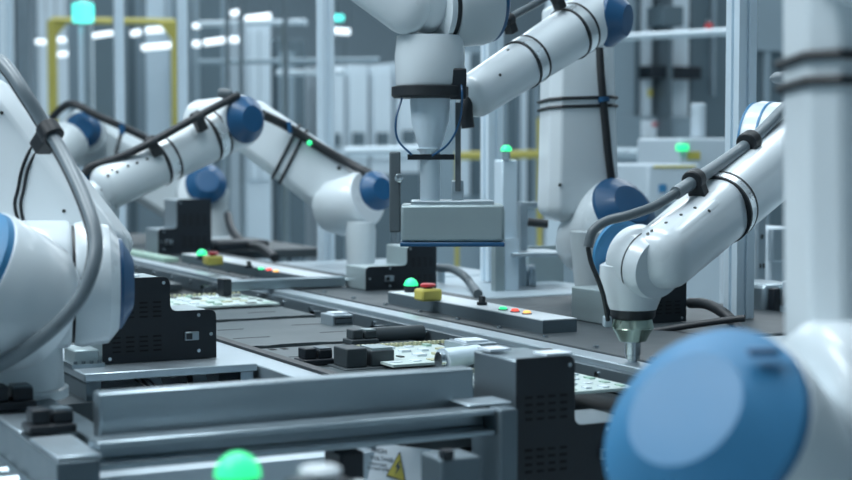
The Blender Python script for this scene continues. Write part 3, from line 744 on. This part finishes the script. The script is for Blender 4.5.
MB().bx(.583, .632, 2.312, 2.385, T, T+.006).build('flange', 'aluminium', t)
for k in range(4): MB().cyl((.589+.012*k, 2.316, T+.006), (.589+.012*k, 2.316, T+.010), .003, k=10).build('screw', 'alu_dark', t)
t = thing('loose_wires', (.66, 2.1, .836), 'thin dark wires hanging under the controller shelf', 'wires')
for k in range(3):
    MB().tube([(.66+.01*k, 2.28, .89), (.68+.012*k, 2.20, .868-.004*k), (.70+.02*k, 2.10, .85), (.73+.02*k, 2.0, .842)], .0016, 6).build('wire', 'black_rubber', t)

t = thing('cross_beam', (.70, 1.75, .86), 'long flat aluminium beam running across the foreground to the black controller', 'beam')
MB().bx(.468, .940, 1.735, 1.765, .897, .950).build('face_bar', 'aluminium', t, bevel=.003)
MB().bx(.468, .500, 1.765, 2.24, .875, .893).build('side_arm', 'alu_dark', t)
MB().bx(.48, .93, 1.745, 1.76, .87, .897).build('under_web', 'alu_dark', t)
t = thing('front_profile', (.65, 1.56, .8), 'grooved aluminium profile running below the long flat beam', 'beam')
m_ = MB(); poly = [(-.02, -.016), (.02, -.016), (.02, .016), (-.02, .016), (-.02, .009), (.010, .009), (.010, -.008), (-.02, -.008)]
m_.prism(poly, (.4465, 1.685, .893), EY, EZ, EX, .485); m_.build('profile', 'aluminium', t, bevel=.0025)
MB().bx(.932, .957, 1.655, 1.73, .79, .910).build('end_bracket', 'alu_dark', t, bevel=.003)
MB().bx(.905, .965, 1.685, 1.733, .910, .914).build('corner_plate', 'alu_light', t, bevel=.002)
t = thing('side_profile', (.42, 1.8, .78), 'blurred aluminium side frame at lower left with bright top plate', 'beam')
MB().bx(.400, .446, 1.655, 2.60, .852, .893).build('profile', 'alu_dark', t, bevel=.002)
MB().bx(.402, .450, 1.66, 1.79, .893, .898).build('top_plate', 'alu_light', t, bevel=.002)
MB().bx(.402, .440, 1.84, 1.97, .893, .897).build('top_plate', 'alu_light', t, bevel=.002)
MB().bx(.402, .444, 1.66, 1.70, 0, .852).build('leg', 'alu_dark', t)
clamp_block((.405, 1.80, .898), 'black blurred clamp on the side frame at lower left', .72)
clamp_block((.395, 1.98, .898), 'black blurred clamp at the left picture edge', .80)
m_ = MB().bx(.445, .86, 2.24, 2.62, .83, .86); tag(m_.build('floor_pan', 'table_grey', base=Vector((.65, 2.4, .83))), 'dark grey pan under the left robot base', 'pan')

# roller conveyor low at the left
for k in range(14):
    y = 1.46+.058*k
    t = thing('transport_roller', (.15, y, .83), 'shiny narrow roller low in the bottom left corner', 'roller', 'transport rollers at the lower left')
    MB().cyl((-.10, y, .838), (.392, y, .838), .017, k=20).build('drum', 'aluminium', t)
    MB().cyl((-.105, y, .838), (-.10, y, .838), .006, k=12).build('axle', 'alu_dark', t)
t = thing('roller_frame', (.1, 1.8, 0), 'dark frame carrying the low rollers at the bottom left', 'frame')
MB().bx(-.125, -.105, 1.4, 2.3, .78, .86).build('rail', 'alu_dark', t); MB().bx(-.105, .392, 1.4, 2.3, .78, .80).build('pan', 'deck_dark', t)
MB().bx(-.125, -.09, 1.45, 1.50, 0, .78).build('leg', 'alu_dark', t); MB().bx(-.125, -.09, 2.2, 2.25, 0, .78).build('leg', 'alu_dark', t)
MB().bx(.35, .385, 2.2, 2.25, 0, .78).build('leg', 'alu_dark', t); MB().bx(.35, .385, 1.45, 1.50, 0, .78).build('leg', 'alu_dark', t)

# near control strip with lamp and stop
lz = .955
p = on(238, 497, lz)
t = strip(p.y-.25, p.y+.016, 'near pale control strip under the big blurred green lamp', .36, .525, lz-.03, .03)
MB().bx(.42, .50, p.y-.15, p.y-.08, 0, lz-.03).build('stand', 'alu_dark', t)
p = on(238, 497, lz); beacon(p.x, p.y, lz, 'large blurred glowing green lamp at the bottom of the picture', .0178)
p = on(320, 512, lz); estop(p.x, p.y, lz, 'blurred grey topped stop knob at the bottom, right of the green lamp', 1.0, 'deck_dark', 'strip_top')
p = at(160, 490, 1.3)

# warning cover and grey boxes under the profile
t = thing('warning_cover', (.80, 1.66, .78), 'white tilted cover with yellow electric shock triangle and printed text', 'cover')
A = at(362, 482, 1.97); n_ = dirv(-.10, .35, -1); eu = dirv(.97, -.12, -.05); eu = (eu-n_*eu.dot(n_)).normalized(); ev = n_.cross(eu) 
if ev.z < 0: ev = -ev
def lp(x, y): return A+eu*x+ev*y
def quad(pts, off, th, name, m):
    return MB().prism(pts, A+n_*off, eu, ev, n_, th).build(name, m, t, smooth=False)
quad([(0, -.04), (.12, -.04), (.12, .050), (.012, .050)], -.004, .004, 'cover_sheet', 'label_white')
tri = [(.030, .012), (.052, .008), (.0415, .040)]
quad([(.0285, .0105), (.054, .006), (.0415, .0435)], .0002, .0006, 'triangle_border', 'ink')
quad(tri, .0009, .0005, 'warning_triangle', 'yellow')
quad([(.043, .033), (.0385, .023), (.0415, .023), (.0395, .013), (.0455, .025), (.0425, .025)], .0015, .0004, 'bolt_symbol', 'ink')
def text(s, p, size, parent, name):
    c = bpy.data.curves.new(name, 'FONT'); c.body = s; c.size = size; c.extrude = .0002; c.align_x = 'LEFT'
    o = bpy.data.objects.new(name, c); COL.objects.link(o)
    R = Matrix((eu, ev, n_)).transposed().to_4x4(); o.matrix_world = Matrix.Translation(p)@R
    dg = bpy.context.evaluated_depsgraph_get(); dg.update()
    me = bpy.data.meshes.new_from_object(o.evaluated_get(dg)); me.transform(o.matrix_world); me.transform(Matrix.Translation(-Vector(parent['_b'])))
    bpy.data.objects.remove(o); me.materials.clear(); me.materials.append(M['ink'])
    k = bpy.data.objects.new(name, me); COL.objects.link(k); k.parent = parent; return k
text('HIGH', lp(.006, .038)+n_*.0005, .008, t, 'printed_text')
text('VOLTAGE', lp(.006, .029)+n_*.0005, .0065, t, 'printed_text')
text('KEEP CLEAR', lp(.006, .0225)+n_*.0005, .0040, t, 'printed_text')
text('DO NOT OPEN', lp(.004, .017)+n_*.0005, .0042, t, 'printed_text')
def on_box(px0, px1, py0, py1, d_, dep, name, m, lab, cat, bev=.003):
    c = (at(px0, py1, d_)+at(px1, py1, d_))/2; w_ = (px1-px0)*d_/FPX; h_ = (py1-py0)*d_/FPX
    t = thing(name, c, lab, cat)
    MB().box(c+UPZ*h_/2+FW0*dep/2, (w_, dep, h_), rz=-YAW if False else 0).build('body', m, t, bevel=bev)
    return t, c, w_, h_
t, c, w_, h_ = on_box(428, 474, 458, 500, 1.70, .05, 'terminal_box', 'alu_dark', 'small grey box under the profile right of the warning cover', 'box')
MB().box(c+UPZ*(h_+.004)+RGT*-.005, (.012, .012, .010)).build('black_plug', 'black_case', t)
t, c, w_, h_ = on_box(330, 356, 452, 500, 1.85, .05, 'cable_duct', 'black_case', 'dark duct left of the warning cover under the profile', 'duct')

# ------------------------------------------------------------------ loose cables on the tables
def cable(pts, r, lab, m='black_rubber'):
    o = MB().tube(pts, r, 12).build('floor_cable' if False else 'power_cable', m, base=Vector(pts[0])); tag(o, lab, 'cable')
cable([at(438, 268, 3.8), at(452, 269, 3.78), at(464, 276, 3.74), at(472, 286, 3.7), on(478, 294, T+.008)], .010, 'black cable arching from the central controller onto the bench', 'hose_grey')
cable([at(690, 303, 3.05), at(706, 304, 3.0), at(722, 312, 2.95), at(733, 322, 2.92), at(742, 334, 2.88)], .010, 'black cable curving from the right controller behind the blue cap')
cable([at(228, 215, 5.5), at(232, 230, 5.3), at(245, 244, 5.1), at(262, 248, 4.95), at(275, 258, 4.8)], .014, 'black cable dropping from the far robot to the table')
cable([at(655, 331, 2.85), at(680, 327, 2.83), at(712, 322, 2.8), at(745, 318, 2.78)], .006, 'thin dark cable lying on the table below the right controller')
t = thing('small_vial', on(417, 286, T+.001), 'small pale vial standing behind the emergency stop', 'vial')
q = on(441, 283, T)
MB().cyl(q, q+UPZ*.03, .010).build('body', 'alu_light', t); MB().cyl(q+UPZ*.03, q+UPZ*.042, .007).build('cap', 'steel', t)
t['_b'] = t['_b']; t.location = t.location
m_ = on(250, 253, T)
t = thing('black_motor', m_, 'low black motor block behind the far emergency stop', 'motor')
MB().box(m_+Vector((-.0, .12, .0185)), (.18, .12, .035)).build('body', 'black_case', t, bevel=.01)
t = thing('green_strip_board', (1.2, 4.9, .87), 'narrow green board at far left beside the robot cap', 'circuit board')
MB().bx(1.375, 1.42, 4.40, 4.95, .901, .912).build('board', 'pcb_green', t)

# bench items
t, c, w_, h_ = on_box(497, 515, 160, 240, 3.7, .04, 'white_device', 'post_white', 'tall narrow white device with green lamp beside the centre post', 'device', .004)
MB().box(c+UPZ*(-.09), (w_*.9, .05, .19)).build('stand', 'post_white', t)
MB().cyl(c+UPZ*h_, c+UPZ*(h_+.02), .009).build('neck', 'alu_light', t)
MB().lathe(c+UPZ*(h_+.02), EZ, [(0, .013), (.008, .012), (.014, .006)], 20).build('lamp', 'green_glow', t)
MB().box(c-UPZ*.03+RGT*-.02+FW0*-.03, (.024, .02, .20)).build('grey_bar', 'silver_case', t)
t = thing('instrument_shelf', at(530, 288, 3.75), 'white metal shelf frame behind the upright robot base', 'shelf')
MB().box(at(530, 253, 3.75), (.13, .14, .010), rz=-.2).build('shelf', 'alu_light', t, bevel=.002)
MB().box(at(522, 228, 3.78), (.018, .02, .11)).build('upright', 'alu_light', t)
MB().box(at(532, 205, 3.8), (.07, .03, .014)).build('top_rail', 'alu_light', t)
MB().cyl(at(528, 222, 3.72), at(548, 224, 3.72), .010).build('handle', 'black_rubber', t)
MB().box(at(520, 270, 3.8), (.02, .02, .085)).build('upright', 'alu_light', t)
MB().box(at(545, 266, 3.95), (.10, .012, .10)).build('back_panel', 'silver_case', t)
for k in range(3):
    for j in range(2):
        q = Vector(on(516+8*k, 286, T-.003))+FW0*(.03*j); 
        t = thing('sample_bottle', q, 'small clear bottle in the rack on the back bench', 'bottle', 'small bottles on the back bench')
        MB().lathe(q, EZ, [(0, .009), (.002, .0105), (.030, .0105), (.036, .007), (.040, .007)], 16).build('body', 'alu_light', t)
        MB().cyl(q+UPZ*.040, q+UPZ*.048, .008, k=16).build('cap', 'label_white', t)

# ------------------------------------------------------------------ hall background
def bbox(name, m, px0, px1, ytop, ybot, d_, dep, lab, cat, parts=(), group=None, on_floor=True, yfix=None):
    """a cabinet-like thing: face parallel to X, picture span px0..px1 at depth d_"""
    a = at(px0, 150, d_)
    if yfix: a = at(px0, 150, d_*yfix/a.y); d_ = d_*yfix/a.y if False else d_
    r1 = RGT*((px1-426)/FPX)+FW0
    s = a.y/r1.y; xr = r1.x*s
    zt = CAMZ+(150-ytop)*d_/FPX; zb = 0 if on_floor else CAMZ+(150-ybot)*d_/FPX
    t = thing(name, ((a.x+xr)/2, a.y+dep/2, zb), lab, cat, None)
    MB().bx(a.x, xr, a.y, a.y+dep, zb, zt).build('body', m, t, bevel=.01)
    for (nm, mm, fx0, fx1, fz0, fz1, th) in parts:
        X0 = a.x+(xr-a.x)*fx0; X1 = a.x+(xr-a.x)*fx1; Z0 = zb+(zt-zb)*fz0; Z1 = zb+(zt-zb)*fz1
        MB().bx(X0, X1, a.y-th, a.y, Z0, Z1).build(nm, mm, t, bevel=.004)
    return t
# row of tall cabinets with dark handles behind the line
for k, (a, b_, h_) in enumerate(((322, 345, 58), (347, 368, 56), (371, 392, 56), (396, 420, 52), (424, 452, 50))):
    bbox('tall_cabinet', 'cabinet_light', a, b_, h_, 200, 14+.0*k, .6, ['leftmost tall light grey cabinet right of the aluminium post', 'second tall light grey cabinet from the aluminium post', 'third tall light grey cabinet left of the hanging robot', 'tall cabinet seen behind the hanging robot tool', 'tall cabinet right of the hanging robot tool'][k], 'cabinet',
         (('door', 'cabinet_light', .06, .94, .55, .97, .03), ('handle', 'cabinet_dark', .2, .7, .62, .68, .08), ('plinth', 'cabinet_dark', 0, 1, 0, .48, .02)), 'tall cabinets along the back', yfix=14.2)
bbox('dark_machine', 'cabinet_mid', 128, 180, -60, 200, 13.5, .5, 'dark machine housing behind the far robots, left', 'machine', (('window', 'post_white', .35, .95, .40, .98, .02), ('edge', 'cabinet_dark', 0, .16, 0, 1, .02),))
bbox('dark_machine', 'cabinet_mid', 88, 118, -60, 200, 12.5, .6, 'grey machine housing behind the teal signal lamp pole', 'machine', (('door', 'cabinet_dark', .1, .9, .3, .95, .02), ('door_edge', 'cabinet_light', .12, .2, .3, .95, .03)))
bbox('dark_machine', 'cabinet_mid', 196, 228, -60, 200, 13, .6, 'grey machine between the yellow frame and the thin post pair', 'machine', (('door', 'cabinet_dark', .15, .8, .3, .95, .02),))
bbox('light_column', 'cabinet_light', 246, 272, 22, 200, 14.5, .6, 'light grey column cabinet above the sloping robot elbow', 'cabinet', (('door', 'cabinet_light', .1, .9, .4, .97, .03), ('seam', 'cabinet_mid', .48, .52, .4, .97, .035)))
bbox('dark_machine', 'cabinet_dark', 276, 306, 40, 200, 15, .5, 'dark machine front left of the aluminium post', 'machine', (('door', 'cabinet_mid', .1, .6, .4, .95, .02),))
bbox('light_panel', 'cabinet_light', -6, 16, -60, 200, 12, .3, 'light panel at the far left edge', 'panel', (('edge', 'cabinet_mid', 0, .25, 0, 1, .03),))
bbox('light_panel', 'cabinet_light', 37, 80, -60, 200, 18, .3, 'light wall panel inside the yellow frame', 'panel', (('edge', 'cabinet_mid', 0, .05, 0, 1, .03),))
bbox('pipe_cabinet', 'cabinet_mid', 454, 482, 40, 200, 13, .5, 'grey cabinet left of the centre aluminium post', 'cabinet', (('door', 'cabinet_light', .15, .5, .4, .95, .03), ('door', 'cabinet_dark', .6, .9, .4, .95, .03)))
bbox('pipe_cabinet', 'cabinet_mid', 505, 538, 70, 200, 13, .5, 'grey cabinet between the centre post and the upright robot', 'cabinet', (('door', 'cabinet_dark', .05, .3, .4, .95, .03), ('door', 'cabinet_light', .45, .6, .4, .95, .03), ('door', 'cabinet_dark', .65, .8, .4, .95, .03)))
# machine behind the upright robot, right
bbox('process_machine', 'cabinet_light', 608, 688, -60, 200, 10.5, .8, 'tall pale process machine with black handle right of the upright robot', 'machine',
     (('gap', 'cabinet_dark', .30, .36, .50, 1, .02), ('gap', 'cabinet_dark', .50, .62, .50, 1, .02), ('door', 'cabinet_mid', .0, .28, .50, 1.0, .04), ('door', 'cabinet_light', .38, .49, .50, 1, .04), ('lower_panel', 'cabinet_mid', 0, 1, .28, .555, .05), ('handle', 'black_case', .36, .98, .650, .682, .16), ('rod', 'alu_dark', .535, .57, .35, 1, .20), ('clamp', 'cabinet_dark', .42, .68, .78, .83, .22), ('marker', 'yellow', .44, .49, .605, .625, .05), ('sticker', 'label_white', .35, .60, .50, .545, .055), ('red_sticker', 'red', .48, .54, .530, .54, .06)))
bbox('dark_enclosure', 'cabinet_dark', 690, 790, -60, 200, 10.8, .8, 'dark machine enclosure behind the bright aluminium post', 'machine',
     (('seam', 'cabinet_mid', .70, .76, 0, .72, .03), ('upper_panel', 'cabinet_mid', .6, 1, .72, 1, .04), ('rod', 'cabinet_mid', .18, .20, .6, 1, .05)))
def bar(x0, y0, d0, x1, y1, d1, r, m, name, lab, cat):
    a, b_ = at(x0, y0, d0), at(x1, y1, d1)
    tag(MB().cyl(a, b_, r).build(name, m, base=a), lab, cat)
bar(606, 38, 9.3, 742, 31, 8.2, .020, 'alu_light', 'guard_rail', 'upper grey rail in front of the process machine', 'rail')
bar(606, 152, 9.6, 700, 154, 9.4, .030, 'aluminium', 'guard_rail', 'lower grey rail in front of the process machine', 'rail')
bar(345, 152, 9.8, 424, 150, 9.8, .030, 'alu_light', 'guard_rail', 'white guard rail left of the hanging tool', 'rail')
bar(455, 156, 9.8, 541, 154, 9.8, .026, 'yellow_rail', 'guard_rail', 'yellow guard rail between hanging tool and upright robot', 'rail')
bar(200, 24, 12, 306, 22, 11.5, .022, 'cabinet_light', 'cross_rail', 'thin pale rail high behind the post pair', 'rail')
bar(200, 62, 12.4, 380, 60, 12, .020, 'cabinet_mid', 'cross_rail', 'thin grey rail crossing behind the aluminium post', 'rail')
bar(278, 73, 12.4, 345, 72, 12, .022, 'cabinet_light', 'cross_rail', 'short pale rail beside the aluminium post', 'rail')
bar(539.5, 118, 9.8, 539.5, 345, 9.8, .016, 'yellow_rail', 'guard_post', 'yellow guard post left of the upright robot', 'post')
bar(457, 156, 9.8, 457, 345, 9.8, .014, 'yellow_rail', 'guard_post', 'yellow guard post behind the hanging tray', 'post')
bar(348, 152, 9.8, 348, 345, 9.8, .018, 'alu_light', 'guard_post', 'pale guard post behind the sloping robot shoulder', 'post')
a = at(708, 27, 10.0); t = thing('valve_knob', a, 'small red valve knob on the upper rail', 'knob'); MB().lathe(a, -FW0, [(0, .01), (.02, .025), (.04, .025), (.05, .015)], 20).build('handle', 'red', t); MB().cyl(a, a+UPZ*.05, .008).build('stem', 'steel', t)
# yellow frame
fd = 12.0
L0, R0 = at(52, 20, fd), at(175, 22, fd-.3)
t = thing('yellow_frame', (L0.x, L0.y, 0), 'yellow gate frame with corner braces at upper left', 'frame')
MB().box((L0.x, L0.y, L0.z/2), (.060, .06, L0.z), rz=-YAW).build('leg', 'yellow_rail', t)
MB().box((R0.x, R0.y, R0.z/2), (.050, .06, R0.z), rz=-YAW).build('leg', 'yellow_rail', t)
MB().cyl(L0, R0, .025, k=4).build('top_bar', 'yellow_rail', t)
for P0, s in ((L0, 1), (R0, -1)):
    MB().prism([(0, 0), (.11*s, 0), (0, -.13)], P0+RGT*.02*s-FW0*.02, RGT, UPZ, FW0, .04).build('corner_brace', 'yellow_rail', t)
# teal signal lamp
c = at(83, 13, 9.9); t = thing('signal_lamp', c-UPZ*.08, 'teal glowing square signal lamp on a slim white pole', 'signal lamp')
MB().box(c, (.10, .10, .12), rz=.4).build('lens', 'teal_glow', t, bevel=.01); MB().box(c+UPZ*.08, (.05, .05, .06)).build('top_cap', 'cabinet_light', t)
c = at(336, 18, 14.5); t = thing('signal_lamp', c, 'small pale teal lamp right of the aluminium post', 'signal lamp')
MB().box(c, (.12, .1, .05)).build('lens', 'teal_glow', t, bevel=.01); MB().cyl(c+UPZ*.02, (c.x, c.y, H), .01, k=8).build('hanger', 'alu_dark', t)
# led tubes inside the machine enclosures
tubes = [(36, 46, 42, 42, 14.2, 5), (56, 66, 40, 40, 14.5, 5), (72, 80, 39, 37, 14.8, 5), (93, 113, 36, 33, 11.8, 5), (56, 80, 55, 53, 13.5, 5), (131, 141, 34, 32, 13, 6), (146, 166, 31, 29, 13, 6), (142, 174, 48, 45, 12.8, 6), (193, 200, 44, 44, 12.4, 6), (204, 226, 43, 40, 12.4, 6), (230, 240, 40, 40, 12.4, 6), (245, 271, 19, 16, 12, 6), (193, 200, 26, 26, 12, 5), (231, 240, 14, 12, 12.4, 6), (325, 350, 30, 32, 13, 6), (325, 345, 71, 71, 13.3, 4)]
for x0, x1, y0, y1, d_, w_ in tubes:
    a, b_ = at(x0, y0, d_), at(x1, y1, d_)
    t = thing('led_tube', a, 'white hanging light tube glowing among the background machinery, above the robots', 'light tube', 'light tubes in the background')
    MB().cyl(a, b_, w_*d_/FPX/2, k=16).build('tube', 'tube_light', t)
    for q in (a, b_): MB().cyl(q, Vector((q.x, q.y, H)), .004, k=6).build('suspension_wire', 'alu_dark', t)
# white measuring device, right
t = bbox('measuring_device', 'cabinet_light', 680, 736, 138, 172, 6.3, .3, 'pale box device with column on top and green light, right background', 'device',
         (('status_light', 'green_glow', -.08, .08, .62, .82, .03), ('yellow_label', 'yellow', .12, .35, .36, .60, .004)), on_floor=False)
b_ = at(697, 120, 6.35)
MB().lathe(at(698, 137, 6.45), EZ, [(0, .030), (.13, .030), (.135, .024)], 28).build('column', 'cabinet_light', t)
t = bbox('pale_box', 'cabinet_light', 648, 700, 164, 205, 5.9, .3, 'pale box with yellow edge below the measuring device', 'box',
         (('edge_strip', 'yellow', .1, .9, .90, .96, .004), ('blue_sticker', 'blue_lit', .2, .35, .3, .5, .004)), on_floor=False)
t = bbox('equipment_cart', 'cabinet_mid', 640, 760, 205, 300, 5.9, .55, 'grey equipment cart under the pale boxes', 'cart', (('panel', 'cabinet_light', .05, .95, .3, .9, .01),))
t = bbox('equipment_block', 'cabinet_mid', 694, 770, 172, 205, 6.25, .3, 'grey block carrying the measuring device', 'block', on_floor=False)
# structures right of the bright post
t = bbox('slide_unit', 'alu_light', 757, 768, 200, 290, 3.6, .06, 'pale slide unit with bolts beside the bright aluminium post', 'slide',
         (('bolt', 'chip_black', .4, .6, .92, .93, .003), ('bolt', 'chip_black', .3, .45, .86, .87, .003), ('bolt', 'chip_black', .6, .75, .86, .87, .003)))
t = bbox('motor_unit', 'aluminium', 766, 800, 285, 318, 3.2, .12, 'small grey motor unit beside the slide at right', 'motor', (('cap', 'black_case', .1, .3, .1, .9, .02), ('cap', 'alu_light', .5, .8, .3, 1.1, .03)), on_floor=False)
t = bbox('pale_bin', 'cabinet_light', 770, 800, 228, 280, 3.9, .2, 'pale bin partly hidden by the foreground robot', 'bin', (('rim', 'alu_light', -.05, 1.05, .92, 1.0, .02),))
